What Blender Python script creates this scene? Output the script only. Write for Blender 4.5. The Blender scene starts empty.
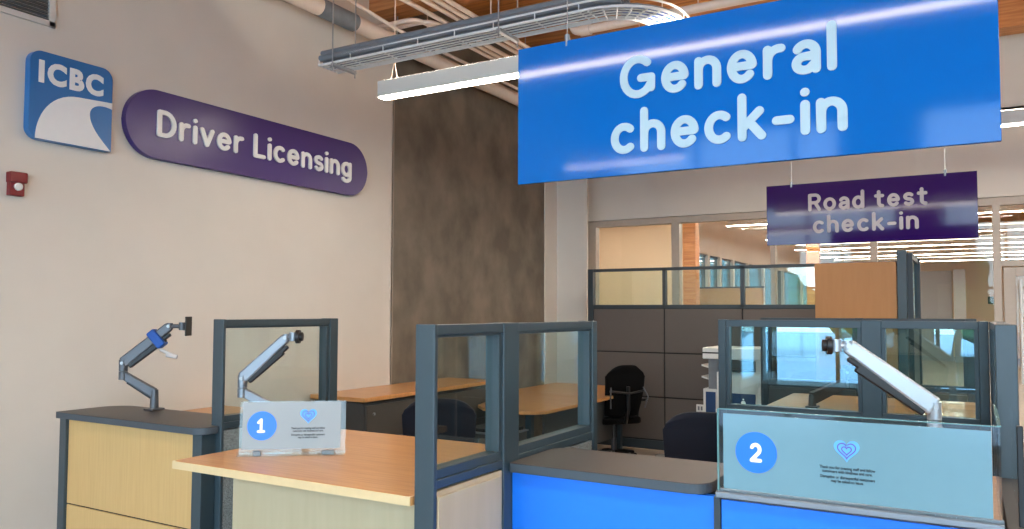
import bpy, bmesh, math, random
from mathutils import Vector, Matrix
random.seed(7)
S = bpy.context.scene
C = S.collection

# ------------------------------------------------------------------ camera
cam_d = bpy.data.cameras.new('camera')
cam = bpy.data.objects.new('camera', cam_d)
C.objects.link(cam)
YAW, PIT, ROL = 0.529207671, 0.0478075361, 0.0031022838
cam_d.sensor_width = 36.0
cam_d.lens = 787.93 / 1024 * 36.0
cam_d.shift_y = 9.246 / 1024
cam_d.clip_start = 0.05
f = Vector((-math.sin(YAW), math.cos(YAW), 0)); r = Vector((math.cos(YAW), math.sin(YAW), 0)); u = Vector((0, 0, 1))
f2 = f * math.cos(PIT) + u * math.sin(PIT); u2 = u * math.cos(PIT) - f * math.sin(PIT)
r3 = r * math.cos(ROL) + u2 * math.sin(ROL); u3 = u2 * math.cos(ROL) - r * math.sin(ROL)
mw = Matrix.Identity(4)
for i in range(3):
    mw[i][0] = r3[i]; mw[i][1] = u3[i]; mw[i][2] = -f2[i]
mw[0][3], mw[1][3], mw[2][3] = 0, 0, 1.65
cam.matrix_world = mw
S.camera = cam

# ------------------------------------------------------------------ view, world, sun
S.view_settings.view_transform = 'Standard'
S.view_settings.look = 'None'
S.view_settings.gamma = 1
S.view_settings.use_curve_mapping = False
S.view_settings.exposure = 0.74
S.cycles.use_denoising = True
S.cycles.max_bounces = 10
S.cycles.transparent_max_bounces = 24
S.cycles.sample_clamp_indirect = 6.0
DAY = 6.5          # brightness of the daylight outside
PEND = 34.0         # pendant diffusers
W = bpy.data.worlds.new('world'); S.world = W; W.use_nodes = True
nt = W.node_tree; nt.nodes.clear()
wo = nt.nodes.new('ShaderNodeOutputWorld'); bg = nt.nodes.new('ShaderNodeBackground')
tc = nt.nodes.new('ShaderNodeTexCoord'); sp = nt.nodes.new('ShaderNodeSeparateXYZ'); cr = nt.nodes.new('ShaderNodeValToRGB')
nz = nt.nodes.new('ShaderNodeTexNoise'); nz.inputs['Scale'].default_value = 2.2; nz.inputs['Detail'].default_value = 5
mx = nt.nodes.new('ShaderNodeMixRGB'); mx.inputs['Color2'].default_value = (1, 1, 1, 1)
nt.links.new(tc.outputs['Generated'], sp.inputs[0]); nt.links.new(tc.outputs['Generated'], nz.inputs['Vector'])
nt.links.new(sp.outputs['Z'], cr.inputs[0]); nt.links.new(cr.outputs[0], mx.inputs['Color1'])
rr = nt.nodes.new('ShaderNodeMapRange'); rr.inputs['From Min'].default_value = .5; rr.inputs['From Max'].default_value = .7
nt.links.new(nz.outputs['Fac'], rr.inputs['Value']); nt.links.new(rr.outputs[0], mx.inputs['Fac'])
cr.color_ramp.elements[0].position = 0.0; cr.color_ramp.elements[0].color = (.62, .86, 1, 1)
cr.color_ramp.elements[1].position = 0.7; cr.color_ramp.elements[1].color = (.22, .5, .95, 1)
nt.links.new(mx.outputs[0], bg.inputs[0]); bg.inputs[1].default_value = DAY
nt.links.new(bg.outputs[0], wo.inputs[0])

# ------------------------------------------------------------------ materials
def lin(c):
    return tuple(((x / 255) / 12.92 if x / 255 <= .04045 else ((x / 255 + .055) / 1.055) ** 2.4) for x in c) + (1,)
MATS = {}
def mat(name, rgb, rough=.5, metal=0.0, spec=.5, noise=0.0, nscale=20, bump=0.0, coat=0.0, stretch=None, rgb2=None):
    if name in MATS: return MATS[name]
    m = bpy.data.materials.new(name); m.use_nodes = True; MATS[name] = m
    n = m.node_tree; b = n.nodes['Principled BSDF']
    col = lin(rgb); b.inputs['Base Color'].default_value = col
    b.inputs['Roughness'].default_value = rough; b.inputs['Metallic'].default_value = metal
    b.inputs['Specular IOR Level'].default_value = spec
    b.inputs['Coat Weight'].default_value = coat; b.inputs['Coat Roughness'].default_value = .05
    if noise or bump or rgb2:
        t = n.nodes.new('ShaderNodeTexCoord'); mp = n.nodes.new('ShaderNodeMapping'); z = n.nodes.new('ShaderNodeTexNoise')
        z.inputs['Scale'].default_value = nscale; z.inputs['Detail'].default_value = 6
        if stretch: mp.inputs['Scale'].default_value = stretch
        n.links.new(t.outputs['Object'], mp.inputs[0]); n.links.new(mp.outputs[0], z.inputs['Vector'])
        rp = n.nodes.new('ShaderNodeValToRGB')
        c2 = lin(rgb2) if rgb2 else tuple(x * (1 - noise) for x in col[:3]) + (1,)
        rp.color_ramp.elements[0].position = .35; rp.color_ramp.elements[1].position = .65
        rp.color_ramp.elements[0].color = c2; rp.color_ramp.elements[1].color = col
        n.links.new(z.outputs['Fac'], rp.inputs[0]); n.links.new(rp.outputs[0], b.inputs['Base Color'])
        if bump:
            bp_ = n.nodes.new('ShaderNodeBump'); bp_.inputs['Strength'].default_value = bump; bp_.inputs['Distance'].default_value = .01
            n.links.new(z.outputs['Fac'], bp_.inputs['Height']); n.links.new(bp_.outputs[0], b.inputs['Normal'])
    return m
def emis(name, rgb, st):
    m = bpy.data.materials.new(name); m.use_nodes = True; n = m.node_tree; n.nodes.clear()
    o = n.nodes.new('ShaderNodeOutputMaterial'); e = n.nodes.new('ShaderNodeEmission')
    e.inputs[0].default_value = rgb + (1,); e.inputs[1].default_value = st; n.links.new(e.outputs[0], o.inputs[0])
    MATS[name] = m; return m
def glass(name, tint, refl=.08, rough=0.0, gl=(1, 1, 1)):
    m = bpy.data.materials.new(name); m.use_nodes = True; n = m.node_tree; n.nodes.clear(); MATS[name] = m
    o = n.nodes.new('ShaderNodeOutputMaterial'); t = n.nodes.new('ShaderNodeBsdfTransparent'); g = n.nodes.new('ShaderNodeBsdfGlossy')
    t.inputs[0].default_value = tint + (1,); g.inputs['Roughness'].default_value = rough; g.inputs[0].default_value = gl + (1,)
    fr = n.nodes.new('ShaderNodeFresnel'); fr.inputs[0].default_value = 1.5
    ad = n.nodes.new('ShaderNodeMath'); ad.operation = 'MULTIPLY'; ad.inputs[1].default_value = refl / .04
    cl = n.nodes.new('ShaderNodeMath'); cl.operation = 'MINIMUM'; cl.inputs[1].default_value = .9
    mxx = n.nodes.new('ShaderNodeMixShader')
    ge = n.nodes.new('ShaderNodeNewGeometry'); io = n.nodes.new('ShaderNodeMath'); io.operation = 'MULTIPLY_ADD'
    io.inputs[1].default_value = 1 / 1.5 - 1.5; io.inputs[2].default_value = 1.5     # same reflectance on the way out of the thin pane
    n.links.new(ge.outputs['Backfacing'], io.inputs[0]); n.links.new(io.outputs[0], fr.inputs[0])
    n.links.new(fr.outputs[0], ad.inputs[0]); n.links.new(ad.outputs[0], cl.inputs[0]); n.links.new(cl.outputs[0], mxx.inputs[0])
    n.links.new(t.outputs[0], mxx.inputs[1]); n.links.new(g.outputs[0], mxx.inputs[2]); n.links.new(mxx.outputs[0], o.inputs[0])
    return m

WALL = mat('painted_wall', (214, 207, 196), .65, noise=.03, nscale=3)
CEILW = mat('wood_deck', (206, 140, 74), .6, nscale=3, stretch=(.4, 6, 1), rgb2=(150, 90, 42))
BEAM = mat('glulam_wood', (198, 138, 84), .6, nscale=5, stretch=(.5, 8, 8), rgb2=(170, 110, 62))
CONC = mat('board_marked_concrete', (128, 118, 103), .7, nscale=2.6, stretch=(1, 1.1, .9), rgb2=(98, 90, 78), bump=.3)
FLOOR = mat('floor_tile', (150, 140, 128), .45, noise=.15, nscale=4)
MAPLE = mat('maple_veneer', (206, 170, 112), .45, nscale=6, stretch=(14, 14, .6), rgb2=(200, 163, 106))
PALE = mat('pale_maple_veneer', (196, 180, 146), .5, nscale=4, stretch=(5, 5, .5), rgb2=(190, 174, 139))
TOPW = mat('oak_worktop', (206, 152, 92), .35, nscale=5, stretch=(.8, 14, 1), rgb2=(190, 136, 80), coat=.3)
TOPE = mat('maple_edge_band', (222, 196, 148), .45, noise=.05)
ORANGE = mat('orange_maple_panel', (178, 122, 66), .5, nscale=6, stretch=(5, 5, .6), rgb2=(174, 118, 62))
BLACKTOP = mat('charcoal_laminate', (64, 57, 54), .42, noise=.06, nscale=60)
BLACKEDGE = mat('charcoal_edge', (66, 76, 84), .5, noise=.04)
FRAME = mat('slate_frame', (55, 70, 77), .38, noise=.03)
FRAMED = mat('dark_frame', (46, 56, 62), .5, noise=.03)
GRAYFAB = mat('gray_tile_fabric', (92, 86, 82), .85, noise=.08, nscale=220, bump=.05)
GROOVE = mat('black_groove', (14, 14, 16), .7)
SPECK = mat('speckled_fabric', (150, 160, 160), .9, nscale=260, rgb2=(84, 94, 98), bump=.1)
BLUEP = mat('azure_laminate', (26, 122, 238), .35, noise=.02)
BLUES = mat('blue_sign_face', (4, 92, 170), .07, noise=.02, spec=.24)
PURP = mat('purple_sign_face', (50, 20, 88), .06, noise=.02, spec=.28)
PURPW = mat('purple_wall_sign', (60, 36, 108), .32, noise=.02)
LETTER = mat('pale_lettering', (158, 184, 196), .5, noise=.02)
LETTERW = mat('white_lettering', (236, 234, 230), .5, noise=.02)
LETTERP = mat('muted_lettering', (186, 174, 174), .5, noise=.02)
LOGOB = mat('logo_blue', (18, 104, 168), .35, noise=.02)
LOGOW = mat('logo_white', (226, 228, 228), .5, noise=.02)
WHITE = mat('white_plastic', (226, 226, 222), .4, noise=.02)
FIXT = mat('fixture_white', (206, 202, 194), .45, noise=.02)
PIPEW = mat('white_painted_pipe', (232, 214, 198), .5, noise=.03)
GREYC = mat('grey_cable', (118, 124, 130), .5, noise=.1)
GALV = mat('galvanised_steel', (170, 172, 172), .4, metal=.7, noise=.1)
ALU = mat('aluminium', (140, 146, 152), .35, metal=.55, noise=.05)
ALUL = mat('light_aluminium', (172, 180, 186), .3, metal=.4, noise=.04)
DKMET = mat('dark_metal', (92, 94, 98), .4, metal=.5, noise=.05)
BLACK = mat('black_plastic', (16, 17, 19), .45, noise=.1)
NAVY = mat('navy_upholstery', (14, 18, 34), .85, noise=.2, nscale=200)
MESHB = mat('black_mesh_fabric', (5, 5, 6), .95, spec=.2, noise=.3, nscale=300)
CHAR = mat('charcoal_cabinet', (66, 68, 68), .5, noise=.05)
CHARD = mat('charcoal_drawer', (74, 72, 68), .5, noise=.05)
ALF = mat('aluminium_window_frame', (176, 164, 150), .45, noise=.04)
RED = mat('red_enamel', (120, 12, 22), .35, noise=.05)
LENS = mat('clear_lens', (235, 238, 238), .1, metal=.4, noise=.02)
BOARD = mat('sign_paper', (148, 153, 153), .4, noise=.02)
FROST = mat('frosted_film', (112, 150, 162), .14, noise=.02)
ROUND = mat('roundel_blue', (26, 118, 236), .4, noise=.02)
HEARTL = mat('heart_light_blue', (96, 176, 240), .5, noise=.02)
HEARTP = mat('heart_purple', (98, 80, 170), .5, noise=.02)
INK = mat('black_ink', (20, 24, 28), .6, noise=.02)
INKB = mat('bright_white', (245, 248, 250), .5, noise=.02)
BLUEC = mat('blue_strap', (22, 84, 170), .6, noise=.1)
PRNB = mat('printer_blue', (18, 56, 104), .45, noise=.04)
GLASS = glass('clear_glass', (.97, .99, .98), .018)
GLASST = glass('screen_glass', (.90, .95, .94), .035, gl=(.75, .95, 1))
ACRYL = glass('clear_acrylic', (.95, .97, .97), .022)
GLEDGE = mat('glass_edge', (96, 140, 140), .2, noise=.02)
GREYW = mat('grey_far_wall', (150, 150, 150), .6, noise=.03)
WARMW = mat('beige_far_wall', (210, 188, 160), .65, noise=.03)
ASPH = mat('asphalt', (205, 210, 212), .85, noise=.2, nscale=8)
LEAF = mat('tree_leaves', (84, 120, 60), .8, noise=.4, nscale=8)
BARK = mat('tree_bark', (96, 76, 58), .9, noise=.3)
LED = emis('warm_led', (1, .89, .77), PEND)
LEDUP = emis('warm_uplight', (1, .86, .7), PEND * .55)

# ------------------------------------------------------------------ helpers
WM = {}
class MB:
    def __init__(s): s.v = []; s.f = []; s.m = []; s.mi = 0
    def add(s, vs, fs):
        b = len(s.v); s.v += [tuple(v) for v in vs]; s.f += [tuple(b + i for i in q) for q in fs]; s.m += [s.mi] * len(fs); return s
    def box(s, x0, x1, y0, y1, z0, z1):
        x0, x1 = min(x0, x1), max(x0, x1); y0, y1 = min(y0, y1), max(y0, y1); z0, z1 = min(z0, z1), max(z0, z1)
        return s.add([(x0, y0, z0), (x1, y0, z0), (x1, y1, z0), (x0, y1, z0), (x0, y0, z1), (x1, y0, z1), (x1, y1, z1), (x0, y1, z1)],
                     [(0, 3, 2, 1), (4, 5, 6, 7), (0, 1, 5, 4), (1, 2, 6, 5), (2, 3, 7, 6), (3, 0, 4, 7)])
    def prism(s, pts, O, U, V, N):
        """closed 2-D outline pts in plane O + a U + b V, thickness vector N"""
        O, U, V, N = Vector(O), Vector(U), Vector(V), Vector(N); n = len(pts)
        A = [O + U * a + V * b for a, b in pts]
        B = [p + N for p in A]
        return s.add(A + B, [tuple(range(n))[::-1], tuple(range(n, 2 * n))] + [(i, (i + 1) % n, n + (i + 1) % n, n + i) for i in range(n)])
    def slab(s, pts, z0, z1): return s.prism(pts, (0, 0, z0), (1, 0, 0), (0, 1, 0), (0, 0, z1 - z0))
    def tube(s, path, rad, n=12, caps=True):
        P = [Vector(p) for p in path]; R = rad if isinstance(rad, (list, tuple)) else [rad] * len(P)
        vs = []; fs = []; ref = None
        for i, p in enumerate(P):
            t = (P[min(i + 1, len(P) - 1)] - P[max(i - 1, 0)]).normalized()
            if ref is None: ref = Vector((0, 0, 1)) if abs(t.z) < .9 else Vector((1, 0, 0))
            a = (ref - t * ref.dot(t)).normalized(); ref = a; b = t.cross(a)
            vs += [p + (a * math.cos(2 * math.pi * k / n) + b * math.sin(2 * math.pi * k / n)) * R[i] for k in range(n)]
        for i in range(len(P) - 1):
            fs += [(i * n + k, i * n + (k + 1) % n, (i + 1) * n + (k + 1) % n, (i + 1) * n + k) for k in range(n)]
        if caps: fs += [tuple(range(n))[::-1], tuple(range((len(P) - 1) * n, len(P) * n))]
        return s.add(vs, fs)
    def obox(s, O, U, V, N):
        return s.prism([(0, 0), (1, 0), (1, 1), (0, 1)], O, U, V, N)
    def build(s, name, m, parent=None, bevel=0, smooth=False, world=True):
        me = bpy.data.meshes.new(name); vs = s.v
        if parent is not None and world:
            inv = WM[parent.name].inverted(); vs = [tuple(inv @ Vector(v)) for v in vs]
        me.from_pydata(vs, [], s.f); me.update()
        b = bmesh.new(); b.from_mesh(me); bmesh.ops.recalc_face_normals(b, faces=b.faces); b.to_mesh(me); b.free()
        ms = m if isinstance(m, (list, tuple)) else [m]
        for x in ms: me.materials.append(x)
        if len(ms) > 1:
            for p, i in zip(me.polygons, s.m): p.material_index = i
        if smooth:
            for p in me.polygons: p.use_smooth = True
        o = bpy.data.objects.new(name, me); C.objects.link(o)
        if bevel:
            md = o.modifiers.new('bevel', 'BEVEL'); md.width = bevel; md.segments = 2; md.limit_method = 'ANGLE'; md.angle_limit = math.radians(40)
        if smooth:
            try:
                md = o.modifiers.new('es', 'EDGE_SPLIT'); md.split_angle = math.radians(40)
            except Exception: pass
        if parent is not None: o.parent = parent; WM[o.name] = WM[parent.name]
        else: WM[o.name] = Matrix.Identity(4)
        return o
def tag(o, label, cat, group=None, kind=None):
    o['label'] = label; o['category'] = cat
    if group: o['group'] = group
    if kind: o['kind'] = kind
    return o
def thing(name, label, cat, loc=(0, 0, 0), rz=0, group=None):
    o = bpy.data.objects.new(name, None); C.objects.link(o); o.empty_display_size = .1
    o.location = loc; o.rotation_euler = (0, 0, rz)
    WM[o.name] = Matrix.Translation(Vector(loc)) @ Matrix.Rotation(rz, 4, 'Z')
    return tag(o, label, cat, group)
def struct(o):
    o['kind'] = 'structure'; return o
def copy_tree(o, parent=None):
    c = o.copy(); C.objects.link(c)
    if parent is not None: c.parent = parent
    for ch in list(o.children): copy_tree(ch, c)
    return c
def B(*a): return MB().box(*a)
def rrect(x0, x1, y0, y1, rs, n=8):
    """rounded rectangle, radii order: (x0,y0),(x1,y0),(x1,y1),(x0,y1)"""
    if not isinstance(rs, (list, tuple)): rs = [rs] * 4
    out = []
    for (cx, cy, sx, sy, a0), q in zip(((x0, y0, 1, 1, 180), (x1, y0, -1, 1, 270), (x1, y1, -1, -1, 0), (x0, y1, 1, -1, 90)), rs):
        if q <= 0: out.append((cx, cy)); continue
        for k in range(n + 1):
            a = math.radians(a0 + 90 * k / n); out.append((cx + sx * q + q * math.cos(a), cy + sy * q + q * math.sin(a)))
    return out
def circ(cx, cy, q, n=40): return [(cx + q * math.cos(2 * math.pi * k / n), cy + q * math.sin(2 * math.pi * k / n)) for k in range(n)]

# ---- stroke lettering
def arc(cx, cy, rx, ry, a0, a1, n=None):
    n = n or max(4, int(abs(a1 - a0) / 14))
    return [(cx + rx * math.cos(math.radians(a0 + (a1 - a0) * k / n)), cy + ry * math.sin(math.radians(a0 + (a1 - a0) * k / n))) for k in range(n + 1)]
T, X0, Bt = .92, .64, .08
GLY = {
 'G': ([arc(.34, .5, .34, .42, 48, 330) + [(.66, .20), (.66, .46), (.42, .46)]], .68),
 'e': ([[(.02, .37), (.44, .37)] + arc(.23, .36, .22, .28, 5, 318)], .46),
 'n': ([[(0, Bt), (0, X0)], [(0, .38)] + arc(.20, .42, .20, .22, 170, 0) + [(.40, Bt)]], .40),
 'r': ([[(0, Bt), (0, X0)], [(0, .34)] + arc(.23, .38, .23, .26, 175, 80)], .26),
 'a': ([arc(.20, .44, .19, .20, 150, 0) + [(.39, Bt)], [(.39, .38), (.18, .37)] + arc(.17, .225, .16, .145, 90, 270) + [(.25, .09), (.39, .22)]], .39),
 'l': ([[(0, Bt), (0, T + .04)]], 0), 
 'c': ([arc(.23, .36, .23, .28, 50, 310)], .41),
 'h': ([[(0, Bt), (0, T + .04)], [(0, .38)] + arc(.20, .42, .20, .22, 170, 0) + [(.40, Bt)]], .40),
 'k': ([[(0, Bt), (0, T + .04)], [(.03, .30), (.36, .63)], [(.15, .40), (.40, Bt)]], .40),
 '-': ([[(0, .36), (.26, .36)]], .26),
 'i': ([[(0, Bt), (0, X0)], [(0, .90), (.001, .90)]], 0),
 'R': ([[(0, Bt), (0, T), (.28, T)] + arc(.28, .70, .22, .22, 80, -90) + [(0, .48)], [(.28, .48), (.50, Bt)]], .50),
 'o': ([arc(.24, .36, .24, .28, 0, 360)], .48),
 'd': ([arc(.22, .36, .22, .28, 0, 360), [(.44, Bt), (.44, T + .04)]], .44),
 't': ([[(.14, .86), (.14, .24)] + arc(.30, .24, .16, .16, 180, 275), [(0, X0), (.32, X0)]], .32),
 's': ([arc(.19, .50, .17, .14, 35, 270, 14) + arc(.19, .22, .17, .14, 90, -145, 14)], .36),
 'D': ([[(0, Bt), (0, T), (.20, T)] + arc(.20, .5, .34, .42, 85, -85) + [(.20, Bt), (0, Bt)]], .54),
 'v': ([[(0, X0), (.21, Bt), (.42, X0)]], .42),
 'L': ([[(0, T), (0, Bt), (.40, Bt)]], .40),
 'g': ([arc(.22, .37, .22, .27, 0, 360), [(.44, X0), (.44, -.02)] + arc(.22, -.02, .22, .17, 0, -150)], .44),
 '2': ([arc(.24, .67, .22, .25, 155, -35) + [(.02, Bt), (.48, Bt)]], .48),
 '1': ([[(0, .72), (.20, T), (.20, Bt)], [(.0, Bt), (.40, Bt)]], .40),
}
def stroke(mb, pts, w, O, U, V, N):
    """round ended stroke of width w through plane points; U, V carry the scale"""
    r_ = w / 2; N0 = Vector(N)
    for i, (x, y) in enumerate(pts):
        mb.k = getattr(mb, 'k', 0) + 1
        N = N0 + N0.normalized() * (mb.k * 1.2e-5)          # overlapping pieces of one letter never share a plane
        mb.prism(circ(x, y, r_, 14), O, U, V, N)
        N = N + N0.normalized() * .6e-5
        if i + 1 < len(pts):
            x2, y2 = pts[i + 1]; L = math.hypot(x2 - x, y2 - y)
            if L < 1e-4: continue
            nx, ny = -(y2 - y) / L * r_, (x2 - x) / L * r_
            mb.prism([(x + nx, y + ny), (x - nx, y - ny), (x2 - nx, y2 - ny), (x2 + nx, y2 + ny)], O, U, V, N)
def lettering(s, O, Udir, Vdir, N, width, cap, w=.17, gap=.13, space=.36):
    """text whose ink spans `width` along Udir, cap height `cap`"""
    w_ = w; x = w_ / 2; items = []
    for ch in s:
        if ch == ' ': x += space; continue
        st, adv = GLY[ch]
        items += [[(x + a, b) for a, b in q] for q in st]
        x += adv + w_ + gap
    tot = x - gap - w_ / 2
    sx = width / tot
    mb = MB(); U = Vector(Udir) * sx; V = Vector(Vdir) * cap
    # keep the stroke round when the two scales differ
    for q in items: stroke(mb, q, w_, O, U, V, N)
    return mb
def font_mesh(body, size, offset=0, extrude=.001, align='LEFT', width=None, spacing=1.0):
    cu = bpy.data.curves.new('lettering', 'FONT'); cu.body = body; cu.size = size; cu.offset = offset; cu.extrude = extrude
    cu.align_x = align; cu.space_line = spacing; cu.resolution_u = 4
    return cu
def text_part(name, body, size, O, Udir, Vdir, parent, m, offset=0, extrude=.0008, align='LEFT', sx=1, spacing=1.0, chars=1.0):
    cu = font_mesh(body, size, offset, extrude, align, spacing=spacing); cu.space_character = chars; cu.materials.append(m)
    o = bpy.data.objects.new(name, cu); C.objects.link(o)
    U = Vector(Udir); V = Vector(Vdir); N = U.cross(V)
    M4 = Matrix.Identity(4)
    for i in range(3): M4[i][0] = U[i] * sx; M4[i][1] = V[i]; M4[i][2] = N[i]; M4[i][3] = O[i]
    me = bpy.data.meshes.new_from_object(o); me.transform(WM[parent.name].inverted() @ M4)
    bpy.data.objects.remove(o)
    o = bpy.data.objects.new(name, me); C.objects.link(o); o.parent = parent; WM[o.name] = WM[parent.name]
    return o

# ================================================================== STRUCTURE
struct(MB().box(-6.6, 9, -6, 34, -.1, 0).build('floor', FLOOR))
struct(MB().box(-6.6, 9, -6, 34, 5.0, 5.15).build('ceiling', CEILW))
struct(B(-5.0, -4.8, -6, 5.93, 0, 5.0).build('wall_left', WALL))
struct(B(-5.0, -4.815, 5.93, 9.06, 0, 5.0).build('wall_concrete', CONC))
struct(B(-4.83, -4.80, 5.915, 5.945, 0, 5.0).build('trim_1', ALF))
struct(B(-5.0, -4.8, 9.06, 9.4, 0, 5.0).build('wall_pier', WALL))
struct(MB().box(-5.0, -4.36, 9.4, 9.44, 0, 5.0).box(-5.0, -4.60, 9.44, 10.0, 0, 5.0).build('wall_corner', WALL))
mb = MB().box(-4.6, 9, 9.92, 10.08, 2.90, 3.86).box(-4.6, 9, 10.1, 10.25, 3.86, 5.0).box(-4.6, 9, 9.92, 10.25, 3.82, 3.86)
struct(mb.build('wall_back', WALL))
# interior glazed wall
mb = MB(); mb.box(-4.63, -4.56, 9.93, 10.05, 0, 2.895).box(-4.56, 9, 9.93, 10.05, 2.81, 2.895)
for x, w in ((-4.515, .09), (-3.34, .105), (-2.105, .06), (-.98, .075), (.235, .075)): mb.box(x - w / 2, x + w / 2, 9.93, 10.05, 0, 2.82)
mb.box(.27, 2.5, 9.93, 10.05, 2.15, 2.21); mb.box(1.35, 1.43, 9.93, 10.05, 0, 2.2)
for x in (2.5, 3.7, 4.9, 6.1, 7.3, 8.5): mb.box(x, x + .08, 9.93, 10.05, 0, 2.82)
mb.box(-4.5, .2, 9.94, 10.04, 0, .1)
win = struct(mb.build('window_1', ALF, bevel=.004))
mb = MB()
for x0, x1 in ((-4.47, -3.39), (-3.29, -2.13), (-2.08, -1.02), (-.94, .20), (1.43, 2.5), (2.58, 3.7), (3.78, 4.9), (4.98, 6.1), (6.18, 7.3), (7.38, 8.5)): mb.box(x0, x1, 9.985, 9.99, .1, 2.81)
mb.box(.27, 2.5, 9.985, 9.99, 2.21, 2.81)
struct(mb.build('window_glass', GLASS, win))
d1 = struct(MB().box(.29, .40, 9.95, 10.0, 0.01, 2.14).box(1.24, 1.34, 9.95, 10.0, 0.01, 2.14).box(.40, 1.24, 9.95, 10.0, 2.04, 2.14).box(.40, 1.24, 9.95, 10.0, 0.01, .26).build('door_1', ALF, bevel=.004))
struct(B(.40, 1.24, 9.972, 9.978, .26, 2.04).build('door_glass', GLASS, d1))
struct(MB().tube([(.44, 9.90, .9), (.44, 9.90, 2.0)], .016).tube([(.44, 9.9, 1.0), (.44, 9.96, 1.0)], .01).tube([(.44, 9.9, 1.9), (.44, 9.96, 1.9)], .01).build('door_handle', WHITE, d1, smooth=True))
# back office beyond the glass
struct(B(-6.6, -4.22, 13.0, 13.15, 0, 5.0).build('wall_office', WARMW))
struct(MB().box(-6.7, -6.6, 9.9, 13.15, 0, 5).box(-6.7, -4.9, 9.9, 10.0, 0, 5).build('wall_office_end', WARMW))
mb = MB().box(-4.95, -4.8, 13.15, 34, 0, 1.2).box(-4.95, -4.8, 13.15, 34, 2.86, 5)
for y in [13.2, 16.4, 17.3, 18.4, 19.8, 21.5, 24, 27, 30, 33]: mb.box(-4.95, -4.8, y, y + .14, 1.2, 2.86)
struct(mb.build('wall_office_left', WALL))
mb = MB(); 
for y0, y1 in ((13.34, 16.4), (16.54, 17.3), (17.44, 18.4), (18.54, 19.8), (19.94, 21.5)): mb.box(-4.88, -4.85, y0, y1, 1.2, 1.24).box(-4.88, -4.85, y0, y1, 2.82, 2.86).box(-4.88, -4.85, y0, y1, 1.95, 1.98)
w2 = struct(mb.build('window_2', FRAMED)); struct(B(-4.87, -4.865, 13.3, 33, 1.2, 2.86).build('dimming_glass', glass('dimming_glass', (.16, .24, .26), .04), w2))  # dark pane tint added to dim the bright daylight in the office windows
struct(B(-4.8, 9, 34, 34.15, 0, 5).build('wall_far', WARMW))
struct(MB().box(-1.85, -.62, 31, 31.2, 0, 3.1).box(-.55, -.2, 30.2, 30.4, 0, 3.1).build('wall_partition', GREYW))
struct(B(9, 9.15, -6, 34, 0, 5).build('wall_right', WALL))
# street facade behind the viewpoint
mb = MB().box(-5.0, 9, -5.1, -4.9, 4.2, 5.0).box(-5.0, 9, -5.1, -4.9, 0, .12)
for x, w in ((-4.75, .5), (-1.0, .9), (4.2, .5), (8.8, .4)): mb.box(x - w / 2, x + w / 2, -5.1, -4.9, .12, 4.2)
struct(mb.build('wall_front', WALL))
mb = MB()
for x in (-3.3, -2.0, -.5, .8, 1.9, 3.0, 5.6, 6.8, 7.8): mb.box(x - .03, x + .03, -5.05, -4.95, .12, 4.2)
mb.box(-4.5, 8.6, -5.05, -4.95, 2.3, 2.36).box(-4.5, 8.6, -5.05, -4.95, .12, .2).box(-4.5, 8.6, -5.05, -4.95, 4.12, 4.2)
struct(mb.build('window_3', FRAMED))
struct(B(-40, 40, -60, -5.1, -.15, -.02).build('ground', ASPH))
# beams
for k, (y, z0, z1) in enumerate(((5.55, 4.42, 5.0), (11.6, 4.45, 5.0), (16.5, 4.45, 5.0), (22, 4.45, 5.0))):
    struct(B(-4.8, 9, y, y + .28, z0, z1).build('beam', BEAM, bevel=.006))
struct(B(-4.6, 9, 9.55, 9.85, 4.62, 4.98).build('beam', BEAM, bevel=.006))
# wood columns in the office
for x, y in ((-4.12, 13.08), (-2.55, 15.5), (-3.6, 22.0)):
    struct(B(x - .11, x + .11, y - .11, y + .11, 0, 5.0).build('trim_column', BEAM, bevel=.006))

# ================================================================== PENDANT LIGHTS
def pendant(x0, x1, y, z, label, n):
    t = thing('pendant_light', label, 'light', ((x0 + x1) / 2, y, z), 0, 'linear pendant lights')
    hw = .05
    prof = [(-hw, .008), (hw, .008), (hw, .125), (-hw, .125)]
    MB().prism(prof, (x0, y, z), (0, 1, 0), (0, 0, 1), (x1 - x0, 0, 0)).build('housing', FIXT, t)
    B(x0 + .006, x1 - .006, y - .042, y + .042, z + .001, z + .0075).build('diffuser', LED, t)
    B(x0 + .05, x1 - .05, y - .04, y + .04, z + .126, z + .129).build('uplight_diffuser', LEDUP, t)
    for i in range(n):
        x = x0 + .12 + (x1 - x0 - .24) * i / (n - 1)
        MB().tube([(x, y - .04, z + .13), (x, y, z + .28), (x, y, 4.99)], .003, 6).tube([(x, y + .04, z + .13), (x, y, z + .28)], .003, 6).build('suspension_cable', PIPEW, t)
    return t
pendant(-3.84, .6, 4.6, 3.255, 'white linear pendant ending beside the concrete wall, partly behind the blue sign', 3)
pendant(-2.75, .6, 1.2, 3.24, 'white linear pendant mirrored as a streak in the blue sign', 3)
pendant(1.2, 8.0, 1.2, 3.27, 'white linear pendant over the public side, out of view right of the blue sign', 3)
pendant(-3.95, -2.6, -2.2, 3.27, 'short white linear pendant farthest back over the public side, near left wall', 2)
pendant(-3.2, 5.0, 8.0, 3.27, 'white linear pendant showing right of the blue sign, before the glazed wall', 3)
pendant(-3.8, -1.6, 13.6, 3.27, 'white linear pendant in the office left of the purple sign, nearest row', 3)
p0 = None
for k in range(6):
    y = 11.6 + 3.3 * k + (.0 if k else .2)
    x0 = -6.2 if k == 0 else -4.0
    t = pendant(x0, 6.5, y, 3.27, ['first', 'second', 'third', 'fourth', 'fifth', 'sixth'][k] + ' office pendant row counted back from the glazed wall', 3)

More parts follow.
